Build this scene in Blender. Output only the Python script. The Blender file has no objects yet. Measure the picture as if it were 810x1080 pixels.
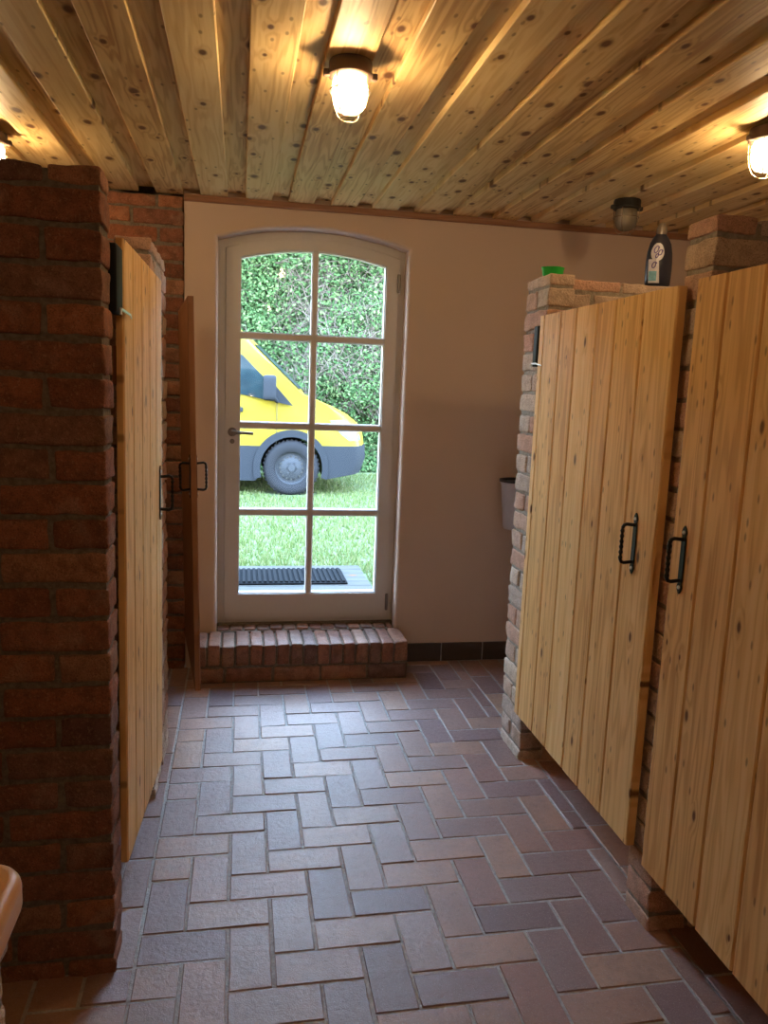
import bpy, bmesh, math, random
from mathutils import Vector, Matrix, noise
random.seed(7)
PI = math.pi
sc = bpy.context.scene
COL = sc.collection

# ------------------------------------------------------------------ camera
cam_d = bpy.data.cameras.new('camera')
cam = bpy.data.objects.new('camera', cam_d)
COL.objects.link(cam)
cam_d.sensor_fit = 'HORIZONTAL'
cam_d.sensor_width = 36.0
cam_d.lens = 820.0 / 810.0 * 36.0
cam_d.clip_start = 0.05
def _cam_matrix():
    f, cx, cy = 820.0, 405.0, 540.0
    d = Vector((254 - cx, 403 - cy, f)).normalized()      # room depth axis, seen in the lens
    v = Vector((209 - cx, 5660 - cy, f))                  # room down axis
    v = (v - d * v.dot(d)).normalized()
    x = v.cross(d)
    R = Matrix((x, d, -v))
    right = R @ Vector((1, 0, 0)); up = R @ Vector((0, -1, 0)); back = R @ Vector((0, 0, -1))
    M = Matrix((right, up, back)).transposed().to_4x4()
    M.translation = (0, 0, 1.55)
    return M
cam.matrix_world = _cam_matrix()
sc.camera = cam

# ------------------------------------------------------------------ world, exposure
SKY_STRENGTH = 20.0
BULB_STRENGTH = 340.0
sc.view_settings.view_transform = 'Standard'
sc.view_settings.look = 'None'
sc.view_settings.gamma = 1.0
sc.view_settings.use_curve_mapping = False
sc.view_settings.exposure = 0.5
sc.cycles.use_denoising = True
sc.cycles.max_bounces = 10
sc.cycles.diffuse_bounces = 6
sc.cycles.transparent_max_bounces = 16
sc.cycles.sample_clamp_indirect = 4.0
sc.cycles.caustics_reflective = False
sc.cycles.caustics_refractive = False
w = bpy.data.worlds.new('overcast_sky')
sc.world = w
w.use_nodes = True
nt = w.node_tree
nt.nodes.clear()
_tc = nt.nodes.new('ShaderNodeTexCoord'); _sx = nt.nodes.new('ShaderNodeSeparateXYZ')
_cr = nt.nodes.new('ShaderNodeValToRGB'); _bg = nt.nodes.new('ShaderNodeBackground'); _wo = nt.nodes.new('ShaderNodeOutputWorld')
nt.links.new(_tc.outputs['Generated'], _sx.inputs[0]); nt.links.new(_sx.outputs['Z'], _cr.inputs[0])
_cr.color_ramp.elements[0].position = 0.0; _cr.color_ramp.elements[0].color = (0.76, 0.88, 1.0, 1)
_cr.color_ramp.elements[1].position = 0.8; _cr.color_ramp.elements[1].color = (0.42, 0.66, 1.0, 1)
nt.links.new(_cr.outputs[0], _bg.inputs[0]); _bg.inputs[1].default_value = SKY_STRENGTH
nt.links.new(_bg.outputs[0], _wo.inputs[0])

# ------------------------------------------------------------------ node materials
class NT:
    def __init__(s, name):
        s.m = bpy.data.materials.new(name); s.m.use_nodes = True
        s.t = s.m.node_tree; s.t.nodes.clear()
        s.out = s.n('ShaderNodeOutputMaterial')
    def n(s, typ, **kw):
        o = s.t.nodes.new(typ)
        for k, v in kw.items(): setattr(o, k, v)
        return o
    def put(s, sock, v):
        if hasattr(v, 'links') or isinstance(v, bpy.types.NodeSocket): s.t.links.new(v, sock)
        elif isinstance(v, (tuple, list)) and len(v) == 3 and sock.type == 'RGBA': sock.default_value = (*v, 1)
        else: sock.default_value = v
    def math(s, op, a, b=0.0, c=None, clamp=False):
        o = s.n('ShaderNodeMath', operation=op, use_clamp=clamp)
        s.put(o.inputs[0], a); s.put(o.inputs[1], b)
        if c is not None: s.put(o.inputs[2], c)
        return o.outputs[0]
    def mix(s, fac, a, b, blend='MIX'):
        o = s.n('ShaderNodeMix', data_type='RGBA', blend_type=blend)
        s.put(o.inputs[0], fac); s.put(o.inputs[6], a); s.put(o.inputs[7], b)
        return o.outputs[2]
    def ramp(s, fac, stops, interp='LINEAR'):
        o = s.n('ShaderNodeValToRGB'); cr = o.color_ramp; cr.interpolation = interp
        while len(cr.elements) < len(stops): cr.elements.new(0.5)
        for e, (p, c) in zip(cr.elements, stops):
            e.position = p; e.color = (*c, 1) if len(c) == 3 else c
        s.put(o.inputs[0], fac)
        return o.outputs[0]
    def smooth(s, v, lo, hi, a=0.0, b=1.0):
        o = s.n('ShaderNodeMapRange', interpolation_type='SMOOTHSTEP')
        s.put(o.inputs['Value'], v)
        o.inputs['From Min'].default_value = lo; o.inputs['From Max'].default_value = hi
        o.inputs['To Min'].default_value = a; o.inputs['To Max'].default_value = b
        return o.outputs[0]
    def coords(s): return s.n('ShaderNodeTexCoord').outputs['Object']
    def island(s): return s.n('ShaderNodeNewGeometry').outputs['Random Per Island']
    def noise(s, vec, scale, detail=3.0, rough=0.55):
        o = s.n('ShaderNodeTexNoise')
        s.put(o.inputs['Vector'], vec); o.inputs['Scale'].default_value = scale
        o.inputs['Detail'].default_value = detail; o.inputs['Roughness'].default_value = rough
        return o.outputs[0]
    def bump(s, h, strength, dist):
        o = s.n('ShaderNodeBump'); o.inputs['Strength'].default_value = strength
        o.inputs['Distance'].default_value = dist; s.put(o.inputs['Height'], h)
        return o.outputs[0]
    def bsdf(s, color, rough=0.6, metallic=0.0, normal=None, spec=None, **kw):
        o = s.n('ShaderNodeBsdfPrincipled')
        s.put(o.inputs['Base Color'], color); s.put(o.inputs['Roughness'], rough)
        o.inputs['Metallic'].default_value = metallic
        if normal is not None: s.put(o.inputs['Normal'], normal)
        if spec is not None: o.inputs['Specular IOR Level'].default_value = spec
        for k, v in kw.items(): s.put(o.inputs[k.replace('_', ' ')], v)
        s.t.links.new(o.outputs[0], s.out.inputs[0])
        return s.m

def m_plain(name, col, rough=0.5, metallic=0.0, var=0.12, scale=40.0, bump=0.0, spec=None):
    k = NT(name); c = k.coords(); f = k.noise(c, scale)
    dk = tuple(x * (1 - var) for x in col); lt = tuple(min(1, x * (1 + var)) for x in col)
    colr = k.mix(f, dk, lt)
    nrm = k.bump(f, bump, 0.004) if bump else None
    return k.bsdf(colr, rough, metallic, nrm, spec)

def m_wood(name, light, mid, dark, across, along, knot=0.45, rough=0.55, kscale=(8.0, 4.2), board_var=0.35, streak=0.6, spec=0.35, krad=1.0):
    k = NT(name); c = k.coords(); r = k.island()
    sx = k.n('ShaderNodeSeparateXYZ'); k.put(sx.inputs[0], c)
    a, l = sx.outputs[across], sx.outputs[along]
    off = k.math('MULTIPLY', r, 53.0)
    a = k.math('ADD', a, off); l2 = k.math('ADD', l, k.math('MULTIPLY', r, 91.0))
    def vec(fa, fl):
        o = k.n('ShaderNodeCombineXYZ'); k.put(o.inputs[0], k.math('MULTIPLY', a, fa)); k.put(o.inputs[1], k.math('MULTIPLY', l2, fl))
        k.put(o.inputs[2], k.math('MULTIPLY', r, 7.0))
        return o.outputs[0]
    vo = k.n('ShaderNodeTexVoronoi', voronoi_dimensions='2D'); k.put(vo.inputs['Vector'], vec(*kscale)); vo.inputs['Scale'].default_value = 1.0
    dist = vo.outputs['Distance']
    sc_ = k.n('ShaderNodeSeparateXYZ'); k.put(sc_.inputs[0], vo.outputs['Color'])
    gate = k.smooth(sc_.outputs[0], 1 - knot - 0.02, 1 - knot + 0.02)
    rad = k.math('MULTIPLY_ADD', sc_.outputs[1], 0.10 * krad, 0.06 * krad)
    kn = k.math('MULTIPLY', k.math('SUBTRACT', 1.0, k.smooth(k.math('DIVIDE', dist, rad), 0.45, 1.1)), gate)
    halo = k.math('MULTIPLY', k.math('SUBTRACT', 1.0, k.smooth(dist, 0.03, 0.30)), gate)
    n1 = k.noise(vec(9.0, 0.55), 1.0, 3.0)
    n1 = k.math('ADD', n1, k.math('MULTIPLY', halo, 0.09))
    rings = k.math('SINE', k.math('MULTIPLY', n1, 75.0))
    rings = k.smooth(rings, -0.6, 1.0)
    fine = k.noise(vec(140.0, 4.0), 1.0, 3.0)
    broad = k.noise(vec(14.0, 1.4), 1.0, 2.0)
    tone = k.math('ADD', k.math('MULTIPLY', rings, 0.42 * streak), k.math('MULTIPLY', fine, 0.45 * streak))
    tone = k.math('ADD', tone, k.math('MULTIPLY_ADD', r, board_var, -board_var * 0.5))
    tone = k.math('ADD', tone, k.math('MULTIPLY', k.math('SUBTRACT', broad, 0.4), 0.6))
    vp = k.n('ShaderNodeTexVoronoi', voronoi_dimensions='2D'); k.put(vp.inputs['Vector'], vec(kscale[0] * 3.1, kscale[1] * 2.3)); vp.inputs['Scale'].default_value = 1.0
    sp_ = k.n('ShaderNodeSeparateXYZ'); k.put(sp_.inputs[0], vp.outputs['Color'])
    pin = k.math('MULTIPLY', k.math('SUBTRACT', 1.0, k.smooth(vp.outputs['Distance'], 0.05, 0.17)), k.smooth(sp_.outputs[0], 0.74, 0.76))
    stre = k.smooth(k.noise(vec(30.0, 0.9), 1.0, 4.0, 0.7), 0.42, 0.72)
    tone = k.math('ADD', tone, k.math('MULTIPLY', stre, 0.35 * streak))
    col = k.ramp(tone, [(0.0, light), (0.45, mid), (1.0, dark)])
    col = k.mix(k.math('MULTIPLY', pin, 0.6 if knot > 0.2 else 0.0), col, (0.13, 0.055, 0.022))
    dk = (0.13, 0.050, 0.018)
    col = k.mix(k.math('MULTIPLY', halo, 0.35), col, dark)
    col = k.mix(k.math('MULTIPLY', kn, 0.95), col, dk)
    nrm = k.bump(k.math('ADD', k.math('MULTIPLY', fine, 0.7), k.math('MULTIPLY', rings, 0.2)), 0.25, 0.002)
    return k.bsdf(col, rough, 0.0, nrm, spec)

def m_brick(name, stops, rough=0.9, mottled=0.55):
    k = NT(name); c = k.coords(); r = k.island()
    col = k.ramp(r, stops)
    n = k.noise(c, 26.0, 5.0, 0.65); n2 = k.noise(c, 130.0, 3.0, 0.6); n3 = k.noise(c, 9.0, 2.0)
    col = k.mix(k.math('MULTIPLY', k.smooth(n, 0.38, 0.68), mottled), col, k.mix(0.75, col, (0.035, 0.022, 0.018)))
    col = k.mix(k.math('MULTIPLY', k.smooth(n3, 0.55, 0.75), 0.30), col, (0.42, 0.30, 0.22))
    n4 = k.noise(c, 300.0, 2.0, 0.6)
    col = k.mix(k.math('MULTIPLY', k.smooth(n4, 0.50, 0.66), 0.45), col, (0.05, 0.028, 0.02))
    col = k.mix(k.math('MULTIPLY', k.smooth(n2, 0.56, 0.70), 0.30), col, (0.50, 0.32, 0.20))
    nrm = k.bump(k.math('ADD', k.math('MULTIPLY', n, 0.8), k.math('MULTIPLY', n2, 0.6)), 0.9, 0.008)
    return k.bsdf(col, rough, 0.0, nrm, 0.2)

def m_mortar(name, a, b):
    k = NT(name); c = k.coords(); n = k.noise(c, 60.0, 5.0, 0.7)
    return k.bsdf(k.mix(k.smooth(n, 0.3, 0.7), a, b), 0.95, 0.0, k.bump(n, 0.9, 0.006), 0.1)

def m_tile():
    k = NT('quarry_tile'); c = k.coords(); r = k.island()
    col = k.ramp(r, [(0.0, (0.180, 0.120, 0.135)), (0.18, (0.300, 0.180, 0.150)), (0.36, (0.235, 0.155, 0.165)), (0.52, (0.400, 0.235, 0.165)),
                     (0.68, (0.265, 0.180, 0.180)), (0.84, (0.440, 0.270, 0.185)), (1.0, (0.310, 0.165, 0.145))])
    n = k.noise(c, 9.0, 5.0, 0.65); n2 = k.noise(c, 240.0, 3.0, 0.7); n3 = k.noise(c, 55.0, 4.0, 0.65)
    col = k.mix(k.math('MULTIPLY', k.smooth(n3, 0.5, 0.72), 0.35), col, (0.16, 0.12, 0.125))
    col = k.mix(k.math('MULTIPLY', k.smooth(n, 0.35, 0.7), 0.40), col, (0.21, 0.145, 0.14))
    col = k.mix(k.math('MULTIPLY', k.smooth(n2, 0.55, 0.70), 0.5), col, (0.52, 0.45, 0.43))
    rough = k.smooth(n3, 0.3, 0.7, 0.36, 0.52)
    nrm = k.bump(k.math('ADD', k.math('MULTIPLY', n2, 0.45), k.math('MULTIPLY', n3, 0.9)), 0.50, 0.005)
    return k.bsdf(col, rough, 0.0, nrm, 0.6)

def m_plaster(name, col, dirt=(0.30, 0.22, 0.15)):
    k = NT(name); c = k.coords()
    n = k.noise(c, 3.0, 4.0); n2 = k.noise(c, 220.0, 4.0, 0.7)
    cc = k.mix(k.math('MULTIPLY', k.smooth(n, 0.45, 0.8), 0.25), col, tuple(x * 0.82 for x in col))
    return k.bsdf(cc, 0.92, 0.0, k.bump(n2, 0.35, 0.004), 0.15)

def m_leaf(name, stops):
    k = NT(name); r = k.island()
    col = k.ramp(r, stops)
    d = k.n('ShaderNodeBsdfDiffuse'); k.put(d.inputs[0], col)
    t = k.n('ShaderNodeBsdfTranslucent'); k.put(t.inputs[0], col)
    mx = k.n('ShaderNodeMixShader'); mx.inputs[0].default_value = 0.35
    k.t.links.new(d.outputs[0], mx.inputs[1]); k.t.links.new(t.outputs[0], mx.inputs[2]); k.t.links.new(mx.outputs[0], k.out.inputs[0])
    return k.m

def m_pane(name, tint=(0.96, 0.98, 0.98), refl=0.06):
    k = NT(name)
    t = k.n('ShaderNodeBsdfTransparent'); k.put(t.inputs[0], tint)
    g = k.n('ShaderNodeBsdfGlossy'); g.inputs['Roughness'].default_value = 0.02
    f = k.n('ShaderNodeFresnel'); f.inputs[0].default_value = 1.45
    mx = k.n('ShaderNodeMixShader'); k.put(mx.inputs[0], k.math('MULTIPLY', f.outputs[0], 0.3))
    k.t.links.new(t.outputs[0], mx.inputs[1]); k.t.links.new(g.outputs[0], mx.inputs[2]); k.t.links.new(mx.outputs[0], k.out.inputs[0])
    return k.m

def m_globe(name, haze):
    k = NT(name)
    t = k.n('ShaderNodeBsdfTransparent'); k.put(t.inputs[0], (0.97, 0.93, 0.86))
    tr = k.n('ShaderNodeBsdfTranslucent'); k.put(tr.inputs[0], (0.95, 0.88, 0.74))
    g = k.n('ShaderNodeBsdfGlossy'); g.inputs['Roughness'].default_value = 0.08
    a = k.n('ShaderNodeMixShader'); a.inputs[0].default_value = haze
    k.t.links.new(t.outputs[0], a.inputs[1]); k.t.links.new(tr.outputs[0], a.inputs[2])
    f = k.n('ShaderNodeFresnel'); f.inputs[0].default_value = 1.45
    b = k.n('ShaderNodeMixShader'); k.put(b.inputs[0], f.outputs[0])
    k.t.links.new(a.outputs[0], b.inputs[1]); k.t.links.new(g.outputs[0], b.inputs[2]); k.t.links.new(b.outputs[0], k.out.inputs[0])
    return k.m

def m_emit(name, col, s):
    k = NT(name); e = k.n('ShaderNodeEmission'); k.put(e.inputs[0], col); e.inputs[1].default_value = s
    k.t.links.new(e.outputs[0], k.out.inputs[0]); return k.m

M = {}
M['door_pine'] = m_wood('honey_pine_boards', (0.86, 0.58, 0.265), (0.78, 0.475, 0.185), (0.56, 0.285, 0.090), 1, 2, knot=0.36, kscale=(10.0, 4.6), board_var=0.38, krad=0.72, spec=0.22, streak=0.8)
M['shaded_edge_pine'] = m_wood('shaded_pine_edge', (0.30, 0.145, 0.062), (0.25, 0.110, 0.045), (0.17, 0.07, 0.03), 1, 2, knot=0.1, board_var=0.1)  # brown edge pine, darkened further for the shade on the far left door
M['ceil_pine'] = m_wood('knotty_ceiling_pine', (0.84, 0.65, 0.33), (0.74, 0.53, 0.235), (0.48, 0.27, 0.105), 0, 1, knot=0.7, kscale=(7.5, 4.4), board_var=0.55, streak=0.8, spec=0.2)
M['trim_wood'] = m_wood('rail_wood', (0.33, 0.18, 0.10), (0.27, 0.13, 0.07), (0.18, 0.08, 0.04), 2, 0, knot=0.1)
M['bench_wood'] = m_wood('orange_bench_wood', (0.76, 0.42, 0.14), (0.68, 0.34, 0.10), (0.55, 0.24, 0.065), 0, 1, knot=0.0, board_var=0.1, rough=0.35)
M['deck_wood'] = m_wood('grey_deck_wood', (0.068, 0.068, 0.066), (0.055, 0.055, 0.053), (0.040, 0.039, 0.037), 1, 0, knot=0.1, spec=0.03)
RED = [(0.0, (0.200, 0.080, 0.050)), (0.25, (0.310, 0.120, 0.065)), (0.45, (0.240, 0.105, 0.070)), (0.65, (0.390, 0.160, 0.085)), (0.85, (0.350, 0.180, 0.110)), (1.0, (0.170, 0.085, 0.070))]
BUFF = [(0.0, (0.56, 0.42, 0.32)), (0.25, (0.58, 0.34, 0.25)), (0.5, (0.66, 0.54, 0.43)), (0.75, (0.50, 0.40, 0.34)), (1.0, (0.64, 0.47, 0.33))]
M['brick_red'] = m_brick('dark_red_brick', RED)
M['brick_buff'] = m_brick('pale_mixed_brick', BUFF, mottled=0.35)
M['brick_step'] = m_brick('worn_step_brick', [(p_, tuple(0.9 * a + 0.03 for a in c_)) for p_, c_ in RED], rough=0.38)
M['mortar'] = m_mortar('dark_mortar', (0.13, 0.105, 0.08), (0.22, 0.18, 0.14))
M['mortar_grey'] = m_mortar('grey_mortar', (0.22, 0.19, 0.16), (0.36, 0.32, 0.27))
M['tile'] = m_tile()
M['grout'] = m_mortar('tile_grout', (0.34, 0.33, 0.33), (0.50, 0.49, 0.49))
M['plaster'] = m_plaster('cream_plaster', (0.60, 0.475, 0.395))
M['base_tile'] = m_plain('dark_base_tile', (0.060, 0.042, 0.034), 0.35, var=0.3, scale=14)
M['white_paint'] = m_plain('white_door_paint', (0.58, 0.56, 0.55), 0.38, var=0.03)
M['pane'] = m_pane('door_glass')
M['iron'] = m_plain('black_iron', (0.018, 0.017, 0.017), 0.42, 0.6, var=0.3, bump=0.3, scale=180)
M['hinge_black'] = m_plain('black_hinge_paint', (0.010, 0.010, 0.010), 0.6, var=0.2, spec=0.15)
M['steel'] = m_plain('bright_steel', (0.70, 0.69, 0.66), 0.28, 1.0, var=0.05)
M['grey_metal'] = m_plain('worn_grey_metal', (0.22, 0.20, 0.19), 0.4, 0.8)
M['lamp_base'] = m_plain('brown_lamp_base', (0.075, 0.045, 0.032), 0.5, 0.2, var=0.2)
M['lamp_black'] = m_plain('black_lamp_base', (0.012, 0.012, 0.012), 0.5, var=0.2)
M['globe'] = m_globe('ribbed_lamp_glass', 0.22)
M['globe_off'] = m_globe('dusty_lamp_glass', 0.6)
M['bulb_on'] = m_emit('lit_bulb', (1.0, 0.70, 0.39), BULB_STRENGTH)
M['bulb_fill'] = m_emit('fill_bulb', (1.0, 0.72, 0.42), BULB_STRENGTH * 1.7)  # stronger bulb of the added lamp behind the camera
M['bulb_off'] = m_plain('frosted_bulb', (0.7, 0.7, 0.68), 0.3)
M['wire'] = m_plain('cage_wire', (0.30, 0.22, 0.15), 0.4, 0.7)
M['grass_base'] = m_plain('lawn_soil', (0.065, 0.092, 0.032), 0.95, var=0.55, scale=5.0)
M['grass'] = m_leaf('grass_blades', [(0.0, (0.070, 0.115, 0.030)), (0.5, (0.125, 0.165, 0.060)), (1.0, (0.22, 0.22, 0.12))])
M['leaf'] = m_leaf('bramble_leaves', [(0.0, (0.030, 0.060, 0.024)), (0.35, (0.062, 0.125, 0.048)), (0.7, (0.105, 0.185, 0.075)), (1.0, (0.20, 0.26, 0.12))])
M['stem'] = m_plain('dry_stems', (0.125, 0.10, 0.085), 0.95, var=0.3)
M['hedge_core'] = m_plain('hedge_depth', (0.040, 0.060, 0.026), 1.0, var=0.5, scale=4)
M['rubber'] = m_plain('black_rubber', (0.011, 0.012, 0.014), 0.9, var=0.2, bump=0.3, spec=0.02)
M['van_yellow'] = m_plain('yellow_car_paint', (0.20, 0.150, 0.014), 0.35, var=0.02, spec=0.12)
M['van_grey'] = m_plain('grey_bumper_plastic', (0.022, 0.025, 0.031), 0.7, var=0.08, spec=0.03)
M['van_black'] = m_plain('black_seam', (0.02, 0.02, 0.02), 0.6)
M['tyre'] = m_plain('tyre_rubber', (0.022, 0.023, 0.027), 0.9, var=0.25, bump=0.4, scale=90, spec=0.03)
M['rim'] = m_plain('grey_steel_rim', (0.040, 0.043, 0.050), 0.6, 0.0, var=0.06, spec=0.05)
M['lens_clear'] = m_plain('headlight_lens', (0.10, 0.105, 0.10), 0.2, var=0.3, scale=18, spec=0.15)
def m_carglass():
    k = NT('tinted_car_glass'); c = k.coords()
    return k.bsdf(k.mix(k.noise(c, 6.0), (0.004, 0.009, 0.014), (0.020, 0.036, 0.042)), 0.04, 0.0, None, 0.10)
M['car_glass'] = m_carglass()
M['bottle'] = m_plain('navy_bottle_plastic', (0.012, 0.014, 0.028), 0.28, var=0.1)
M['cap'] = m_plain('frosted_bottle_cap', (0.13, 0.105, 0.085), 0.35)
M['lab_pale'] = m_plain('pale_label', (0.42, 0.42, 0.50), 0.4, var=0.3, scale=60)
M['lab_violet'] = m_plain('violet_print', (0.10, 0.07, 0.26), 0.4)
M['lab_blue'] = m_plain('blue_print', (0.10, 0.28, 0.42), 0.4, var=0.6, scale=90)
M['green'] = m_plain('green_plastic', (0.015, 0.42, 0.055), 0.35, var=0.15)
M['bin_grey'] = m_plain('grey_bin_plastic', (0.46, 0.46, 0.52), 0.45)
M['bin_dark'] = m_plain('dark_bin_rim', (0.03, 0.03, 0.04), 0.5)
M['cover_slab'] = m_plain('dark_cover_slab', (0.12, 0.08, 0.05), 0.9)

# ------------------------------------------------------------------ mesh building
class MB:
    def __init__(s): s.v = []; s.f = []; s.mi = []; s.cur = 0
    def mat(s, i): s.cur = i; return s
    def add(s, vs, fs):
        b = len(s.v); s.v += [tuple(v) for v in vs]
        s.f += [tuple(i + b for i in f) for f in fs]; s.mi += [s.cur] * len(fs)
        return s
    def box(s, x0, x1, y0, y1, z0, z1):
        v = [(x, y, z) for x in (x0, x1) for y in (y0, y1) for z in (z0, z1)]
        return s.add(v, [(0, 1, 3, 2), (4, 6, 7, 5), (0, 4, 5, 1), (2, 3, 7, 6), (0, 2, 6, 4), (1, 5, 7, 3)])
    def prism(s, poly, axis, a0, a1, ch=0.0):
        """polygon in the two other axes (in x,y,z order) extruded along axis"""
        def P(u, v, a):
            return {'x': (a, u, v), 'y': (u, a, v), 'z': (u, v, a)}[axis]
        n = len(poly); vs = [P(u, v, a0) for u, v in poly] + [P(u, v, a1) for u, v in poly]
        fs = [(i, (i + 1) % n, (i + 1) % n + n, i + n) for i in range(n)]
        fs += [tuple(range(n))[::-1], tuple(range(n, 2 * n))]
        return s.add(vs, fs)
    def rbox(s, x0, x1, y0, y1, z0, z1, r, n=(3, 3, 3), amp=0.0, freq=14.0, seed=0.0):
        """box with rounded edges and an uneven surface"""
        def grid(h, k):
            rr = min(r, h * 0.49)
            e = [-h, -h + rr * 0.3, -h + rr]
            inner = [-h + rr + (2 * h - 2 * rr) * i / k for i in range(1, k)]
            return e + inner + [h - rr, h - rr * 0.3, h]
        hx, hy, hz = (x1 - x0) / 2, (y1 - y0) / 2, (z1 - z0) / 2
        cx, cy, cz = (x0 + x1) / 2, (y0 + y1) / 2, (z0 + z1) / 2
        G = [grid(hx, n[0]), grid(hy, n[1]), grid(hz, n[2])]
        N = [len(g) for g in G]; H = (hx, hy, hz); idx = {}; vs = []; fs = []
        def V(i, j, k):
            if (i, j, k) in idx: return idx[(i, j, k)]
            p = [G[0][i], G[1][j], G[2][k]]; q = [0, 0, 0]
            for a in range(3):
                lim = max(0.0, H[a] - min(r, H[a] * 0.49)); q[a] = max(-lim, min(lim, p[a]))
            d = Vector((p[0] - q[0], p[1] - q[1], p[2] - q[2])); L = d.length
            if L > r: d *= r / L
            c = Vector((cx + q[0] + d.x, cy + q[1] + d.y, cz + q[2] + d.z))
            if amp:
                c += noise.noise_vector(c * freq + Vector((seed, seed * 1.7, -seed))) * amp
            idx[(i, j, k)] = len(vs); vs.append(c); return idx[(i, j, k)]
        for a in range(3):
            b, c = (a + 1) % 3, (a + 2) % 3
            for side in (0, N[a] - 1):
                for i in range(N[b] - 1):
                    for j in range(N[c] - 1):
                        qd = []
                        for (ii, jj) in ((i, j), (i + 1, j), (i + 1, j + 1), (i, j + 1)):
                            t = [0, 0, 0]; t[a] = side; t[b] = ii; t[c] = jj; qd.append(V(*t))
                        fs.append(tuple(qd if side else qd[::-1]))
        return s.add(vs, fs)
    def tube(s, pts, r, k=8, closed=False, cap=True):
        pts = [Vector(p) for p in pts]; n = len(pts)
        R = r if isinstance(r, (list, tuple)) else [r] * n
        vs = []; fs = []; ref = None
        for i, p in enumerate(pts):
            if closed: t = (pts[(i + 1) % n] - pts[i - 1]).normalized()
            else: t = (pts[min(i + 1, n - 1)] - pts[max(i - 1, 0)]).normalized()
            if ref is None:
                ref = t.orthogonal().normalized()
            ref = (ref - t * ref.dot(t)).normalized(); bi = t.cross(ref)
            for j in range(k):
                a = 2 * PI * j / k; vs.append(p + (ref * math.cos(a) + bi * math.sin(a)) * R[i])
        m = n if closed else n - 1
        for i in range(m):
            for j in range(k):
                a, b = i * k + j, i * k + (j + 1) % k; c, d = ((i + 1) % n) * k + (j + 1) % k, ((i + 1) % n) * k + j
                fs.append((a, b, c, d))
        if cap and not closed: fs += [tuple(range(k))[::-1], tuple(range((n - 1) * k, n * k))]
        return s.add(vs, fs)
    def lathe(s, prof, c, axis='z', k=24, sx=1.0, sy=1.0, ripple=0.0, nr=0, cap=True):
        """profile of (radius, height) spun about an axis through c"""
        vs = []; fs = []; n = len(prof)
        for (r, h) in prof:
            for j in range(k):
                a = 2 * PI * j / k; rr = r * (1 + (ripple * math.cos(nr * a) if nr else 0))
                u, v = rr * math.cos(a) * sx, rr * math.sin(a) * sy
                vs.append({'z': (c[0] + u, c[1] + v, c[2] + h), 'y': (c[0] + u, c[1] + h, c[2] - v), 'x': (c[0] + h, c[1] + u, c[2] + v)}[axis])
        for i in range(n - 1):
            for j in range(k):
                fs.append((i * k + j, i * k + (j + 1) % k, (i + 1) * k + (j + 1) % k, (i + 1) * k + j))
        if cap and prof[0][0] > 1e-5: fs.append(tuple(range(k))[::-1])
        if cap and prof[-1][0] > 1e-5: fs.append(tuple(range((n - 1) * k, n * k)))
        return s.add(vs, fs)
    def build(s, name, mats, parent=None, origin=None, smooth=None, local=False, fix=True):
        if not isinstance(mats, (list, tuple)): mats = [mats]
        if parent is not None and not local:
            o = PW[parent.name]; off = o
        elif origin is not None: off = Vector(origin)
        else: off = Vector((0, 0, 0))
        me = bpy.data.meshes.new(name)
        me.from_pydata([(v[0] - off[0], v[1] - off[1], v[2] - off[2]) for v in s.v], [], s.f)
        for m in mats: me.materials.append(m)
        me.polygons.foreach_set('material_index', s.mi)
        if fix:
            bm = bmesh.new(); bm.from_mesh(me)
            if len(bm.verts) < 60000: bmesh.ops.remove_doubles(bm, verts=bm.verts, dist=1e-6)
            bmesh.ops.recalc_face_normals(bm, faces=bm.faces); bm.to_mesh(me); bm.free()
        me.update()
        ob = bpy.data.objects.new(name, me); COL.objects.link(ob)
        if smooth is not None:
            me.polygons.foreach_set('use_smooth', [True] * len(me.polygons))
            me.set_sharp_from_angle(angle=math.radians(smooth))
        if parent is not None:
            ob.parent = parent; PW[ob.name] = off
        else:
            ob.location = off; PW[ob.name] = Vector(off)
        return ob
PW = {}
def thing(name, label, cat, loc, group=None):
    o = bpy.data.objects.new(name, None); COL.objects.link(o); o.location = loc; PW[o.name] = Vector(loc)
    o.empty_display_size = 0.1
    return tag(o, label, cat, group)
def tag(o, label, cat, group=None):
    o['label'] = label; o['category'] = cat
    if group: o['group'] = group
    return o
def struct(o, label=None):
    o['kind'] = 'structure'
    if label: o['label'] = label
    return o

# ------------------------------------------------------------------ measures
YB = 4.18          # plastered back wall
ZC = 2.46          # underside of the lower ceiling boards
XL, XR, YR = -1.75, 2.75, -2.2
NL, NR, NZ, NP = -0.120, 0.868, 2.268, 2.342     # door niche: left, right, spring height, peak
def arch(x0, x1, zs, zp, n=24):
    w_ = (x1 - x0) / 2; h = zp - zs; R = (w_ * w_ + h * h) / (2 * h); cx = (x0 + x1) / 2; cz = zp - R
    a = math.asin(w_ / R)
    return [(cx + R * math.sin(t), cz + R * math.cos(t)) for t in [-a + 2 * a * i / n for i in range(n + 1)]]

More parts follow.
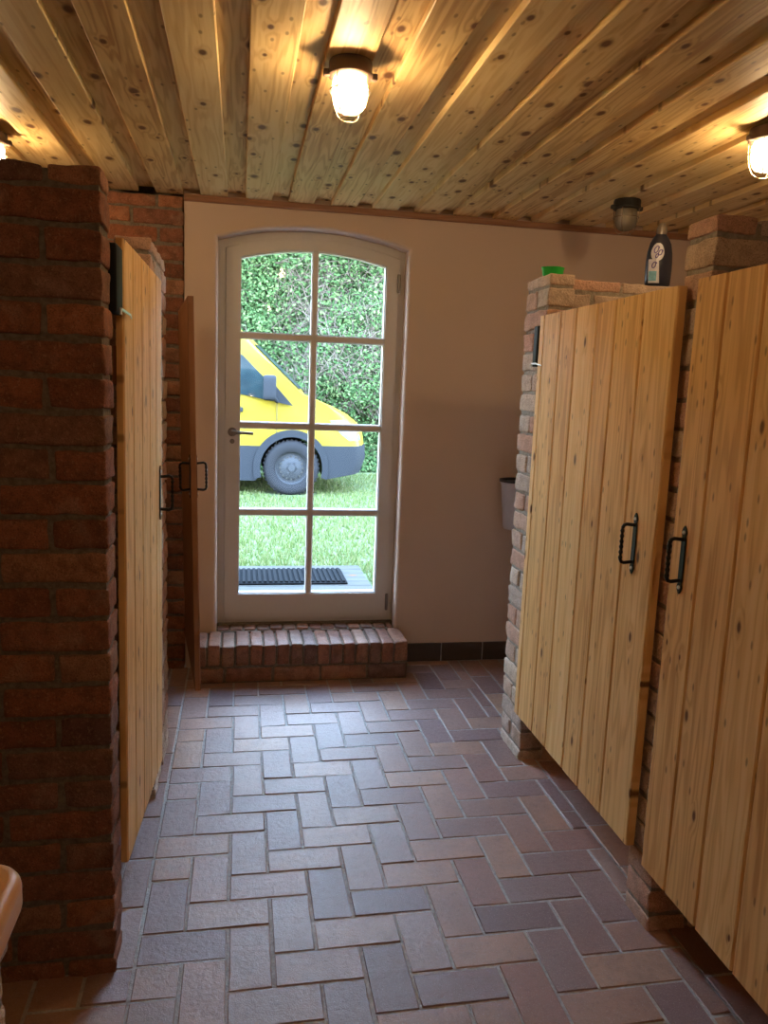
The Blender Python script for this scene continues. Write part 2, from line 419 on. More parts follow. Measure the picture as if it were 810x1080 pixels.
# ------------------------------------------------------------------ structure: back wall with arched opening
mb = MB()
poly = [(-0.285, -0.05), (-0.285, 2.62), (XR + 0.2, 2.62), (XR + 0.2, -0.05), (NR, -0.05)]
poly += list(reversed(arch(NL, NR, NZ, NP))) + [(NL, -0.05)]
mb.prism(poly, 'y', YB, YB + 0.36)
wb = mb.build('wall_back', M['plaster'])
bm = bmesh.new(); bm.from_mesh(wb.data)
ed = []
for e in bm.edges:
    a, b = e.verts
    if abs(a.co.y - YB) < 1e-4 and abs(b.co.y - YB) < 1e-4 and all(NL - 1e-3 <= q.co.x <= NR + 1e-3 and -0.04 < q.co.z < NP + 0.01 or (q.co.z < 0 and NL - 1e-3 <= q.co.x <= NR + 1e-3) for q in (a, b)) and (a.co - b.co).length < 2.5:
        if not (a.co.z < 0 and b.co.z < 0): ed.append(e)
bmesh.ops.bevel(bm, geom=ed, offset=0.018, segments=4, affect='EDGES', profile=0.5)
bm.to_mesh(wb.data); bm.free()
struct(wb)

# brick walls -------------------------------------------------------
def courses(z_top, z_first=0.046, pitch=0.0835):
    zs = [z_first - pitch]
    while zs[-1] + pitch < z_top - 0.02: zs.append(zs[-1] + pitch)
    zs.append(z_top); return zs
def brick_run(mb, axis, a0, a1, b0, b1, z_top, start=0, from_hi=False, J=0.013, L=0.2525, amp=0.0062, r=0.007, jit=0.004, mort=0.006, rnd=None):
    """running bond along axis (x or y) from a0 to a1, the other axis spans b0..b1"""
    rnd = rnd or random
    zs = courses(z_top)
    for ci in range(len(zs) - 1):
        z0, z1 = zs[ci] + J / 2, zs[ci + 1] - J / 2
        if ci == len(zs) - 2: z1 = z_top
        if ci == 0: z0 = -0.01
        if z1 - z0 < 0.02: continue
        cuts = [0.0]; p = L if (ci + start) % 2 else L * 0.5
        while p < (a1 - a0) - 0.04: cuts.append(p + rnd.uniform(-0.006, 0.006)); p += L
        cuts.append(a1 - a0)
        for i in range(len(cuts) - 1):
            u0 = cuts[i] + (J / 2 if i else 0); u1 = cuts[i + 1] - (J / 2 if i < len(cuts) - 2 else 0)
            if u1 - u0 < 0.02: continue
            lo, hi = (a1 - u1, a1 - u0) if from_hi else (a0 + u0, a0 + u1)
            j0, j1 = rnd.uniform(-jit, jit * 0.4), rnd.uniform(-jit * 0.4, jit)
            dz = rnd.uniform(-0.003, 0.003)
            k = max(2, int((hi - lo) / 0.03)); sd = rnd.uniform(0, 90)
            if axis == 'x': mb.rbox(lo, hi, b0 + j0, b1 + j1, z0 + dz, z1 + dz, r, (k, 3, 3), amp, 22, sd)
            else: mb.rbox(b0 + j0, b1 + j1, lo, hi, z0 + dz, z1 + dz, r, (3, k, 3), amp, 22, sd)
    cur = mb.cur; mb.mat(cur + 1)
    if axis == 'x': mb.box(a0 + mort, a1 - mort, b0 + mort, b1 - mort, -0.02, z_top - 0.012)
    else: mb.box(b0 + mort, b1 - mort, a0 + mort, a1 - mort, -0.02, z_top - 0.012)
    mb.mat(cur)
TOP = 2.015
# left, near partition (faces the camera)
mb = MB(); brick_run(mb, 'x', XL, -0.312, 1.925, 2.045, TOP, 0, True)
struct(mb.build('wall_left_near', [M['brick_red'], M['mortar']], smooth=50))
# left, far pier between the two stall doors with its partition
mb = MB(); brick_run(mb, 'y', 2.80, 3.34, -0.415, -0.302, TOP, 1)
brick_run(mb, 'x', XL, -0.42, 2.99, 3.105, TOP, 0, True)
struct(mb.build('wall_left_far', [M['brick_buff'], M['mortar_grey']], smooth=50))
# brick end wall behind the left stalls
mb = MB(); brick_run(mb, 'x', XL - 0.05, -0.288, YB - 0.012, YB + 0.1, 2.445, 1, True)
mb.mat(1).box(XL - 0.2, -0.2855, YB + 0.1, YB + 0.36, -0.05, 2.62)
struct(mb.build('wall_back_left', [M['brick_red'], M['mortar']], smooth=50))
# right, far pillar and partition
mb = MB(); brick_run(mb, 'y', 2.962, 3.205, 1.180, 1.288, TOP, 1)
brick_run(mb, 'x', 1.292, XR, 3.10, 3.215, TOP, 1)
o_ = mb.build('wall_right_far', [M['brick_buff'], M['mortar_grey']], smooth=50); struct(o_)
for v in o_.data.vertices:                       # the pillar leans a little away from the camera towards its top
    if v.co.x < 1.29: v.co.y += 0.017 * (v.co.z - 1.0) * 0.6
# right, near partition
mb = MB(); brick_run(mb, 'x', 1.187, XR, 1.885, 2.02, TOP, 0)
struct(mb.build('wall_right_near', [M['brick_buff'], M['mortar_grey']], smooth=50))
# outer walls
struct(MB().box(XL - 0.2, XL, YR - 0.2, YB + 0.2, -0.05, 2.62).build('wall_left', M['plaster']))
struct(MB().box(XR, XR + 0.2, YR - 0.2, YB + 0.2, -0.05, 2.62).build('wall_right', M['plaster']))
struct(MB().box(XL - 0.2, XR + 0.2, YR - 0.2, YR, -0.05, 2.62).build('wall_front', M['plaster']))

# floor: herringbone tiles -------------------------------------------
mb = MB(); A = 0.1215; FX, FY = 0.2205, 2.055; G = 0.0042
def ftile(x0, x1, y0, y1):
    g = G + random.uniform(-0.0008, 0.0008)
    x0 += g; x1 -= g; y0 += g; y1 -= g
    if x1 - x0 < 0.012 or y1 - y0 < 0.012: return
    c = 0.0022; z = random.uniform(-0.0008, 0.0008); tx = random.uniform(-0.0012, 0.0012); ty = random.uniform(-0.0012, 0.0012)
    j = [random.uniform(-0.0012, 0.0012) for _ in range(4)]
    x0 += j[0]; x1 += j[1]; y0 += j[2]; y1 += j[3]
    v = [(x0, y0, -0.012), (x1, y0, -0.012), (x1, y1, -0.012), (x0, y1, -0.012),
         (x0, y0, -c + z), (x1, y0, -c + z), (x1, y1, -c + z), (x0, y1, -c + z),
         (x0 + c, y0 + c, z - tx - ty), (x1 - c, y0 + c, z + tx - ty), (x1 - c, y1 - c, z + tx + ty), (x0 + c, y1 - c, z - tx + ty)]
    mb.add(v, [(0, 1, 5, 4), (1, 2, 6, 5), (2, 3, 7, 6), (3, 0, 4, 7), (4, 5, 9, 8), (5, 6, 10, 9), (6, 7, 11, 10), (7, 4, 8, 11), (8, 9, 10, 11)])
CL, CR, CY = -0.2655, 1.256, 1.93
for j in range(-36, 19):
    for i in range(-18, 22):
        p = (i - j - 1) % 4            # cell (0,0) is the lower half of an upright tile
        x, y = FX + i * A, FY + j * A
        if (i - j) % 4 == 1: r_ = (x, x + 2 * A, y, y + A)
        elif (i - j) % 4 == 0: r_ = (x, x + A, y, y + 2 * A)
        else: continue
        for (cx0, cx1, cy0, cy1) in ((CL, CR, YR, YB), (XL, CL, YR, CY), (CR, XR, YR, 1.45)):
            q = (max(r_[0], cx0), min(r_[1], cx1), max(r_[2], cy0), min(r_[3], cy1))
            if q[1] - q[0] > 0.015 and q[3] - q[2] > 0.015: ftile(*q)
y = CY
while y < YB:                              # border row and stall floors on the left
    ftile(-0.355, CL, y, min(y + 0.247, YB)); y += 0.247
for xi in range(12):
    y = CY + (0.1235 if xi % 2 else 0)
    while y < YB: ftile(-0.355 - (xi + 1) * A, -0.355 - xi * A, y, min(y + 0.247, YB)); y += 0.247
for xi in range(12):                       # stall floors on the right
    y = 1.45 + (0.1235 if xi % 2 else 0)
    while y < YB: ftile(CR + xi * A, CR + (xi + 1) * A, y, min(y + 0.247, YB)); y += 0.247
mb.mat(1).box(XL - 0.1, XR + 0.1, YR - 0.1, YB + 0.02, -0.06, -0.0026)
struct(mb.build('floor', [M['tile'], M['grout']], fix=False))

# ceiling: board on board ---------------------------------------------
mb = MB(); P = 0.2167; X0 = -0.287
def board(x0, x1, z0, z1, c=0.003):
    poly = [(x0 + c, z0), (x1 - c, z0), (x1, z0 + c), (x1, z1), (x0, z1), (x0, z0 + c)]
    mb.prism(poly, 'y', YR - 0.02, YB + 0.01)
for k in range(-8, 16):
    g0 = X0 + k * P + random.uniform(-0.004, 0.004)
    x0, x1 = g0 + 0.084, g0 + P
    if x0 > XR + 0.1 or x1 < XL - 0.1: continue
    board(x0, x1, ZC + random.uniform(-0.001, 0.001), ZC + 0.0235)
    board(g0 - 0.03, g0 + 0.114, ZC + 0.024, ZC + 0.047)
ce = mb.build('ceiling', M['ceil_pine']); struct(ce)
struct(MB().box(XL - 0.3, XR + 0.3, YR - 0.3, YB + 0.5, 2.535, 2.68).build('sky_block_structure', M['cover_slab']))  # unseen slab above the ceiling, added to block sky light
mb = MB()
mb.prism([(YB - 0.02, 2.428), (YB - 0.024, 2.434), (YB - 0.024, ZC - 0.002), (YB + 0.002, ZC - 0.002), (YB + 0.002, 2.428)], 'x', -0.283, XR)
struct(mb.build('trim_1', M['trim_wood']))
# dark tile skirting right of the door step
mb = MB(); x = 0.905
while x < XR:
    mb.rbox(x + 0.002, x + 0.243, YB - 0.012, YB + 0.004, 0.002, 0.108, 0.003, (2, 2, 2)); x += 0.247
mb.mat(1).box(0.9, XR, YB - 0.008, YB + 0.004, 0.0, 0.106)
struct(mb.build('baseboard_back', [M['base_tile'], M['grout']]))

# glazed door ----------------------------------------------------------
def ring(mb, o, i, y0, y1, n=24):
    """frame between an outer and an inner arched outline, each (x0,x1,z0,zs,zp)"""
    def loop(q): return [(q[0], q[2])] + arch(q[0], q[1], q[3], q[4], n) + [(q[1], q[2])]
    a, b = loop(o), loop(i); m = len(a); vs = []
    for (L, y) in ((a, y0), (b, y0), (a, y1), (b, y1)): vs += [(p[0], y, p[1]) for p in L]
    fs = []
    for t in range(m):
        u = (t + 1) % m
        fs += [(t, u, m + u, m + t), (2 * m + t, 3 * m + t, 3 * m + u, 2 * m + u), (m + t, m + u, 3 * m + u, 3 * m + t), (t, 2 * m + t, 2 * m + u, u)]
    mb.add(vs, fs)
door = bpy.data.objects.new('door_1', None); COL.objects.link(door); door.location = (0.374, 4.31, 0.235); PW['door_1'] = Vector(door.location)
struct(door, 'white arched glazed door with eight panes')
mb = MB(); ring(mb, (NL, NR, 0.215, NZ, NP), (-0.082, 0.836, 0.243, 2.235, 2.305), 4.275, 4.36)
ring(mb, (-0.085, 0.839, 0.24, 2.238, 2.308), (-0.055, 0.810, 0.28, 2.215, 2.283), 4.328, 4.36)
mb.build('door_casing', M['white_paint'], door)
mb = MB(); ring(mb, (-0.079, 0.833, 0.246, 2.232, 2.302), (-0.008, 0.768, 0.386, 2.192, 2.246), 4.262, 4.325)
ring(mb, (-0.012, 0.772, 0.382, 2.196, 2.250), (-0.002, 0.762, 0.392, 2.186, 2.240), 4.272, 4.315)
mb.build('door_leaf', M['white_paint'], door)
mb = MB()
def arch_z(x):
    w_ = 0.388; h = 0.054; R = (w_ * w_ + h * h) / (2 * h); return 2.246 - R + math.sqrt(R * R - (x - 0.38) ** 2)
c = 0.006
mb.prism([(0.366, 4.274), (0.372, 4.268), (0.396, 4.268), (0.402, 4.274), (0.402, 4.316), (0.366, 4.316)], 'z', 0.38, arch_z(0.384))
for z in (0.848, 1.323, 1.796):
    mb.prism([(4.2745, z - 0.019), (4.2685, z - 0.013), (4.2685, z + 0.013), (4.2745, z + 0.019), (4.3155, z + 0.019), (4.3155, z - 0.019)], 'x', -0.01, 0.77)
mb.build('muntin_bars', M['white_paint'], door)
mb = MB()
gp = [(-0.006, 0.388)] + arch(-0.006, 0.766, 2.192, 2.246) + [(0.766, 0.388)]
mb.add([(p[0], 4.30, p[1]) for p in gp], [tuple(range(len(gp)))])
mb.build('window_glass', M['pane'], door)
mb = MB(); mb.lathe([(0.0, -0.012), (0.020, -0.012), (0.024, -0.006), (0.024, 0.0)], (-0.043, 4.262, 1.285), 'y', 20)
mb.lathe([(0.009, -0.045), (0.009, 0.0)], (-0.043, 4.262, 1.285), 'y', 12)
mb.tube([(-0.043, 4.216, 1.285), (-0.02, 4.212, 1.285), (0.03, 4.214, 1.283), (0.068, 4.217, 1.281)], [0.0095, 0.009, 0.008, 0.0085], 10)
mb.lathe([(0.0, -0.006), (0.013, -0.006), (0.013, 0.0)], (-0.043, 4.262, 1.235), 'y', 16)
mb.build('door_handle', M['grey_metal'], door, smooth=40)
for z in (2.105, 0.335):
    mb = MB(); mb.lathe([(0.0, -0.05), (0.008, -0.048), (0.009, -0.04), (0.009, 0.04), (0.008, 0.048), (0.0, 0.05)], (0.834, 4.255, z), 'z', 12)
    mb.box(0.826, 0.842, 4.258, 4.263, z - 0.04, z + 0.04)
    mb.build('door_hinge', M['grey_metal'], door, smooth=40)
struct(MB().box(NL, NR, 4.24, 4.60, 0.0, 0.222).build('threshold_structure', M['mortar']))

# brick step ------------------------------------------------------------
st = thing('brick_step', 'low step of upright red bricks under the glazed door', 'step', (0.36, 4.05, 0.0))
mb = MB(); x = -0.225; rr = random.Random(4)
while x < 0.90:
    w_ = 0.0715 + rr.uniform(-0.005, 0.005)
    if x + w_ > 0.86: w_ = 0.905 - x
    mb.rbox(x, x + w_ - 0.009, 3.915 + rr.uniform(-0.006, 0.004), 4.16, 0.095 + rr.uniform(-0.004, 0.004), 0.207 + rr.uniform(-0.004, 0.004), 0.009, (3, 6, 3), 0.004, 18, rr.uniform(0, 99))
    x += w_
x = -0.225; i = 0
while x < 0.90:
    w_ = min(0.25 if i else 0.16, 0.905 - x)
    if w_ < 0.03: break
    mb.rbox(x, x + w_ - 0.012, 3.925 + rr.uniform(-0.004, 0.004), 4.16, 0.004, 0.082, 0.009, (5, 4, 3), 0.004, 18, rr.uniform(0, 99))
    x += w_; i += 1
x = NL + 0.004
while x < NR - 0.03:                                       # inner row inside the niche
    w_ = min(0.0725, NR - 0.004 - x)
    mb.rbox(x, x + w_ - 0.009, 4.172, 4.258, 0.10, 0.216 + rr.uniform(-0.003, 0.003), 0.008, (3, 3, 3), 0.003, 18, rr.uniform(0, 99)); x += 0.0725
mb.mat(1).box(-0.215, 0.895, 3.932, 4.17, 0.0, 0.195).box(NL + 0.003, NR - 0.003, 4.16, 4.255, 0.0, 0.205)
mb.build('step_bricks', [M['brick_step'], M['mortar']], st, smooth=50)

# ------------------------------------------------------------------ stall doors
def planks(mb, y0, y1, z0, z1, x_out, x_in, seams, sgn, g=0.0018, c=0.0045):
    """upright boards side by side along y; x_out is the corridor face"""
    ys = [y0] + list(seams) + [y1]
    for a, b in zip(ys[:-1], ys[1:]):
        a += g; b -= g
        poly = [(x_out, a + c), (x_out, b - c), (x_out - sgn * c, b), (x_in, b), (x_in, a), (x_out - sgn * c, a)]
        mb.prism(poly, 'z', z0 + random.uniform(0, 0.002), z1 - random.uniform(0, 0.002))
def batten(mb, y0, y1, z, x_in, sgn):
    mb.box(min(x_in, x_in - sgn * 0.022), max(x_in, x_in - sgn * 0.022), y0 + 0.06, y1 - 0.06, z - 0.05, z + 0.05)
def handle(parent, x, y, z, sgn):
    """wrought iron pull: spear-ended plate with a twisted grip standing out from it"""
    mb = MB(); h = 0.092
    sh = [(0, -h), (0.006, -h + 0.006), (0.011, -h + 0.018), (0.007, -h + 0.030), (0.0095, -h + 0.036), (0.0095, h - 0.036), (0.007, h - 0.030), (0.011, h - 0.018), (0.006, h - 0.006), (0, h)]
    poly = [(y + a, z + b) for a, b in sh] + [(y - a, z + b) for a, b in reversed(sh[1:-1])]
    mb.prism(poly, 'x', x, x + sgn * 0.004)
    pl = mb.build('handle_plate', M['iron'], parent, smooth=30)
    mb = MB(); pts = []; d = 0.042
    path = [(0.002, -0.055), (0.030, -0.058), (0.038, -0.055), (d, -0.047)]
    for i in range(25): path.append((d, -0.046 + 0.092 * i / 24))
    path += [(d, 0.047), (0.038, 0.055), (0.030, 0.058), (0.002, 0.055)]
    pts = [(x + sgn * a, y, z + b) for a, b in path]
    r = [0.0052] * 4 + [0.0052 + 0.0014 * math.sin(i * 1.5) for i in range(25)] + [0.0052] * 4
    mb.tube(pts, r, 8); mb.build('handle_grip', M['iron'], parent, smooth=60)
    mb = MB()
    for q in (-0.074, 0.074): mb.lathe([(0.0055, 0.0), (0.0045, sgn * 0.003), (0.0, sgn * 0.004)], (x + sgn * 0.004, y, z + q), 'x', 10)
    mb.build('screw', M['steel'], pl)
def hinge(parent, x, y, z0, z1, sgn, ydir, hw=0.022, th=0.026):
    """black spring hinge barrel with a bright tension pin lying over the boards"""
    mb = MB(); mb.rbox(min(x, x + sgn * th), max(x, x + sgn * th), y - hw, y + hw, z0, z1, 0.006, (2, 2, 4))
    hb = mb.build('spring_hinge', M['hinge_black'], parent, smooth=40)
    mb = MB(); xx = x + sgn * (th + 0.004)
    mb.tube([(xx, y - ydir * 0.010, z0 + 0.012), (xx, y + ydir * (hw + 0.01), z0 + 0.012), (xx + sgn * 0.006, y + ydir * (hw + 0.04), z0 + 0.008), (xx + sgn * 0.003, y + ydir * (hw + 0.075), z0 + 0.003)], [0.0036, 0.0036, 0.003, 0.002], 8)
    mb.tube([(xx, y - ydir * 0.010, z0 + 0.012), (xx, y - ydir * 0.012, z0 - 0.002)], 0.003, 8)
    mb.build('hinge_pin', M['steel'], hb, smooth=60)

GRP = None
# right, far door (closed)
d1 = thing('stall_door', 'closed pine plank stall door below the dark bottle, beside the far pale brick pillar', 'door', (1.17, 2.965, 0.21))
mb = MB(); planks(mb, 1.978, 2.972, 0.215, 1.85, 1.152, 1.178, (2.161, 2.331, 2.463, 2.626, 2.764, 2.926), -1)
mb.build('door_boards', M['door_pine'], d1)
mb = MB(); batten(mb, 2.03, 2.95, 0.50, 1.178, -1); batten(mb, 2.03, 2.95, 1.55, 1.178, -1); mb.build('batten', M['shaded_edge_pine'], d1)
handle(d1, 1.152, 2.090, 1.122, -1)
hinge(d1, 1.179, 3.012, 1.655, 1.815, -1, -1)
# right, near door
d2 = thing('stall_door', 'pine plank stall door nearest the camera, cut off by the right edge', 'door', (1.17, 1.11, 0.21))
mb = MB(); planks(mb, 1.06, 1.893, 0.215, 1.857, 1.152, 1.178, (1.195, 1.320, 1.463, 1.618, 1.763), -1)
mb.build('door_boards', M['door_pine'], d2)
mb = MB(); batten(mb, 1.08, 1.88, 0.50, 1.178, -1); batten(mb, 1.08, 1.88, 1.55, 1.178, -1); mb.build('batten', M['shaded_edge_pine'], d2)
handle(d2, 1.152, 1.832, 1.130, -1)
# left, near door: hinged at the near pier, swung a few degrees into the passage
d3 = thing('stall_door', 'pale pine plank stall door ajar at the left, hinged to the dark brick partition', 'door', (-0.305, 2.06, 0.2))
PW[d3.name] = Vector((0, 0, 0))
mb = MB(); W3 = 0.66; planks(mb, 0.0, W3, -0.02, 1.665, 0.010, -0.010, (0.13, 0.27, 0.41, 0.535), 1)
mb.build('door_boards', M['door_pine'], d3)
mb = MB(); batten(mb, 0.0, W3, 0.3, -0.010, 1); batten(mb, 0.0, W3, 1.35, -0.010, 1); mb.build('batten', M['shaded_edge_pine'], d3)
handle(d3, 0.010, W3 - 0.055, 0.955, 1)
hinge(d3, -0.014, -0.050, 1.47, 1.635, 1, 1, 0.040, 0.024)
d3.rotation_euler = (math.radians(-2.0), 0, math.radians(-2.6))
d3.location = (-0.307, 2.075, 0.235)
# left, far door: open, seen almost edge-on in front of the end wall
d4 = thing('stall_door', 'open plank stall door seen edge-on between the brick corner and the glazed door', 'door', (-0.275, 4.1, 0.21))
PW[d4.name] = Vector((0, 0, 0))
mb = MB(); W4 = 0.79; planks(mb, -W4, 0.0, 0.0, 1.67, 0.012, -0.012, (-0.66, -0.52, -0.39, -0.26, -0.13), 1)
mb.build('door_boards', M['shaded_edge_pine'], d4)  # shade on this door is put into its board colour
handle(d4, 0.012, -W4 + 0.05, 0.935, 1)
handle(d4, -0.012, -W4 + 0.05, 0.935, -1)
d4.rotation_euler = (0, math.radians(-1.0), math.radians(7.0))
d4.location = (-0.268, 4.09, 0.215)

# ------------------------------------------------------------------ ceiling lamps
def lamp(label, x, y, lit, base_mat, bulb=None):
    t = thing('ceiling_lamp', label, 'lamp', (x, y, ZC), 'caged ceiling lamps')
    mb = MB(); mb.lathe([(0.0, 0.0), (0.060, 0.0), (0.062, -0.006), (0.062, -0.026), (0.064, -0.030), (0.064, -0.040), (0.058, -0.044), (0.050, -0.044), (0.0, -0.043)], (x, y, ZC), 'z', 28)
    for s in (-1, 1):
        mb.rbox(x + s * 0.068 - 0.010, x + s * 0.068 + 0.010, y - 0.010, y + 0.010, ZC - 0.044, ZC - 0.026, 0.003, (2, 2, 2))
    mb.build('lamp_base', base_mat, t, smooth=40)
    mb = MB(); mb.lathe([(0.046, -0.043), (0.050, -0.055), (0.0515, -0.075), (0.050, -0.098), (0.045, -0.118), (0.034, -0.132), (0.018, -0.138), (0.0, -0.139)], (x, y, ZC), 'z', 48, ripple=0.012, nr=16)
    mb.build('lamp_globe', M['globe'] if lit else M['globe_off'], t, smooth=60)
    mb = MB(); mb.lathe([(0.012, -0.043), (0.013, -0.056), (0.022, -0.070), (0.026, -0.084), (0.022, -0.099), (0.010, -0.108), (0.0, -0.109)], (x, y, ZC), 'z', 16)
    mb.build('bulb', bulb or (M['bulb_on'] if lit else M['bulb_off']), t, smooth=60)
    mb = MB()
    for k in range(4):
        a = PI / 4 + k * PI / 2
        prof = [(0.060, -0.036), (0.060, -0.055), (0.058, -0.085), (0.053, -0.115), (0.042, -0.140), (0.026, -0.153)]
        mb.tube([(x + r * math.cos(a), y + r * math.sin(a), ZC + h) for r, h in prof], 0.0017, 6)
    for r, h in ((0.026, -0.153), (0.0585, -0.080)):
        mb.tube([(x + r * math.cos(2 * PI * j / 24), y + r * math.sin(2 * PI * j / 24), ZC + h) for j in range(24)], 0.0017, 6, closed=True)
    mb.build('wire_cage', M['wire'], t, smooth=60)
    return t
lamp('lit caged ceiling lamp with brown base, above the middle of the passage', 0.300, 2.37, True, M['lamp_base'])
lamp('lit caged lamp half out of frame at the upper right', 1.745, 2.52, True, M['lamp_base'])
lamp('lit lamp at the left edge above the dark brick partition', -0.955, 3.40, True, M['lamp_base'])
lamp('lit caged fill lamp added on the ceiling over the near end of the passage, behind the camera', 0.30, -0.45, True, M['lamp_base'], M['bulb_fill'])  # unseen lamp, added to throw warm light on the near left partition
lamp('unlit caged lamp with black base near the dark bottle', 1.775, 3.57, False, M['lamp_black'])

# ------------------------------------------------------------------ small things
bt = thing('detergent_bottle', 'dark navy detergent bottle with swirly pale label, standing on the brick partition', 'bottle', (1.735, 3.155, TOP))
bx, by = 1.735, 3.155
mb = MB(); mb.lathe([(0.0, 0.002), (0.050, 0.002), (0.056, 0.010), (0.058, 0.05), (0.058, 0.10), (0.055, 0.14), (0.047, 0.175), (0.034, 0.20), (0.024, 0.212), (0.022, 0.222), (0.0, 0.222)], (bx, by, TOP), 'z', 32, 1.0, 0.62)
mb.build('bottle_body', M['bottle'], bt, smooth=50)
mb = MB(); mb.lathe([(0.023, 0.214), (0.023, 0.232), (0.019, 0.246), (0.012, 0.258), (0.0, 0.262)], (bx, by, TOP), 'z', 24, 1.0, 0.75)
mb.build('bottle_cap', M['cap'], bt, smooth=50)
def on_bottle(u, h, out=0.0008):
    prof = [(0.05, 0.058), (0.10, 0.058), (0.14, 0.055), (0.175, 0.047), (0.20, 0.034)]
    if h <= 0.05: r = 0.0575
    else:
        r = 0.034
        for (h0, r0), (h1, r1) in zip(prof[:-1], prof[1:]):
            if h0 <= h <= h1: r = r0 + (r1 - r0) * (h - h0) / (h1 - h0); break
    a = -PI / 2 + u / 0.05
    return (bx + (r + out) * math.cos(a), by + (r * 0.62 + out) * math.sin(a), TOP + h)
def label_patch(mb, fn, nu=10, nh=10, out=0.0008):
    vs = []; fs = []
    for i in range(nu + 1):
        for j in range(nh + 1): vs.append(on_bottle(*fn(i / nu * 2 - 1, j / nh * 2 - 1), out))
    for i in range(nu):
        for j in range(nh):
            q = i * (nh + 1) + j; fs.append((q, q + nh + 1, q + nh + 2, q + 1))
    mb.add(vs, fs)
mb = MB()
label_patch(mb, lambda a, b: (-0.026 + a * 0.027 * math.sqrt(max(0.02, 1 - b * b * 0.9)), 0.138 + b * 0.036))
label_patch(mb, lambda a, b: (-0.036 + a * 0.022 - b * 0.004, 0.060 + b * 0.048))
mb.mat(1)
label_patch(mb, lambda a, b: (-0.038 + a * 0.016, 0.040 + b * 0.020), out=0.0014)
mb.mat(2)
for (u0, h0, s) in ((-0.030, 0.148, 1.0), (-0.014, 0.136, 0.8), (-0.034, 0.085, 0.9), (-0.026, 0.122, 0.6)):
    mb.tube([on_bottle(u0 + s * 0.011 * math.cos(t * 0.55) * (1 - t * 0.03), h0 + s * 0.014 * math.sin(t * 0.55 + 0.4), 0.0016) for t in range(13)], 0.0022, 6)
mb.build('bottle_label', [M['lab_pale'], M['lab_blue'], M['lab_violet']], bt, smooth=50)

# small green tub on the pillar
mb = MB(); gx, gy = 1.232, 3.075
mb.lathe([(0.0, 0.0), (0.036, 0.0), (0.040, 0.006), (0.043, 0.026), (0.047, 0.036), (0.044, 0.036), (0.039, 0.024), (0.036, 0.008), (0.0, 0.006)], (gx, gy, TOP + 0.001), 'z', 32, 1.0, 0.8, ripple=0.05, nr=4)
tag(mb.build('green_tub', M['green'], origin=(gx, gy, TOP), smooth=50), 'small bright green plastic tub on top of the far brick pillar', 'tub')

# grey bin on the back wall, mostly behind the pillar
bn = thing('waste_bin', 'grey wall bin with dark rim peeking out behind the far brick pillar', 'bin', (1.52, 4.07, 0.80))
mb = MB(); mb.lathe([(0.0, 0.0), (0.070, 0.0), (0.076, 0.01), (0.098, 0.24), (0.104, 0.255), (0.108, 0.262), (0.100, 0.262), (0.094, 0.24), (0.070, 0.02), (0.0, 0.02)], (1.52, 4.07, 0.80), 'z', 32)
mb.build('bin_body', M['bin_grey'], bn, smooth=50)
mb = MB(); mb.lathe([(0.100, 0.2625), (0.109, 0.2625), (0.110, 0.275), (0.100, 0.276), (0.096, 0.268), (0.100, 0.2625)], (1.52, 4.07, 0.80), 'z', 32)
mb.build('bin_rim', M['bin_dark'], bn, smooth=50)

# bench corner at the lower left
be = thing('brick_bench', 'rounded orange-brown bench top on rough brick at the lower left corner', 'bench', (-0.6, 0.9, 0.0))
def rounded_rect(x0, x1, y0, y1, r, n=10):
    P_ = []
    for cx, cy, a0 in ((x1 - r, y0 + r, -90), (x1 - r, y1 - r, 0), (x0 + r, y1 - r, 90), (x0 + r, y0 + r, 180)):
        for i in range(n + 1):
            a = math.radians(a0 + 90 * i / n); P_.append((cx + r * math.cos(a), cy + r * math.sin(a)))
    return P_
mb = MB(); mb.prism(rounded_rect(-1.2, -0.328, 0.75, 1.232, 0.060), 'z', 0.715, 0.78)
bt_ = mb.build('bench_top', M['bench_wood'], be, smooth=40)
bv = bt_.modifiers.new('round', 'BEVEL'); bv.width = 0.018; bv.segments = 4; bv.limit_method = 'ANGLE'; bv.angle_limit = math.radians(50)
mb = MB(); z = 0.0; ci = 0; rb = random.Random(9)
while z < 0.70:
    h_ = min(0.083, 0.713 - z); yy = 0.78
    x1 = -0.352
    sp = [0.78, 0.90, 1.03, 1.185] if ci % 2 else [0.78, 0.99, 1.185]
    for a, b in zip(sp[:-1], sp[1:]):
        mb.rbox(-0.47 + rb.uniform(-.004, .004), x1 + rb.uniform(-.006, .006), a, b - 0.012, z, z + h_ - 0.011, 0.010, (3, 4, 3), 0.005, 16, rb.uniform(0, 99))
    xx = -1.15
    while xx < -0.5:
        mb.rbox(xx, min(xx + 0.235, -0.482), 1.06, 1.18 + rb.uniform(-.004, .004), z, z + h_ - 0.011, 0.010, (5, 3, 3), 0.005, 16, rb.uniform(0, 99)); xx += 0.248
    z += 0.0835; ci += 1
mb.mat(1).box(-1.15, -0.36, 0.79, 1.165, 0.0, 0.714)
mb.build('bench_bricks', [M['brick_buff'], M['mortar_grey']], be, smooth=50)

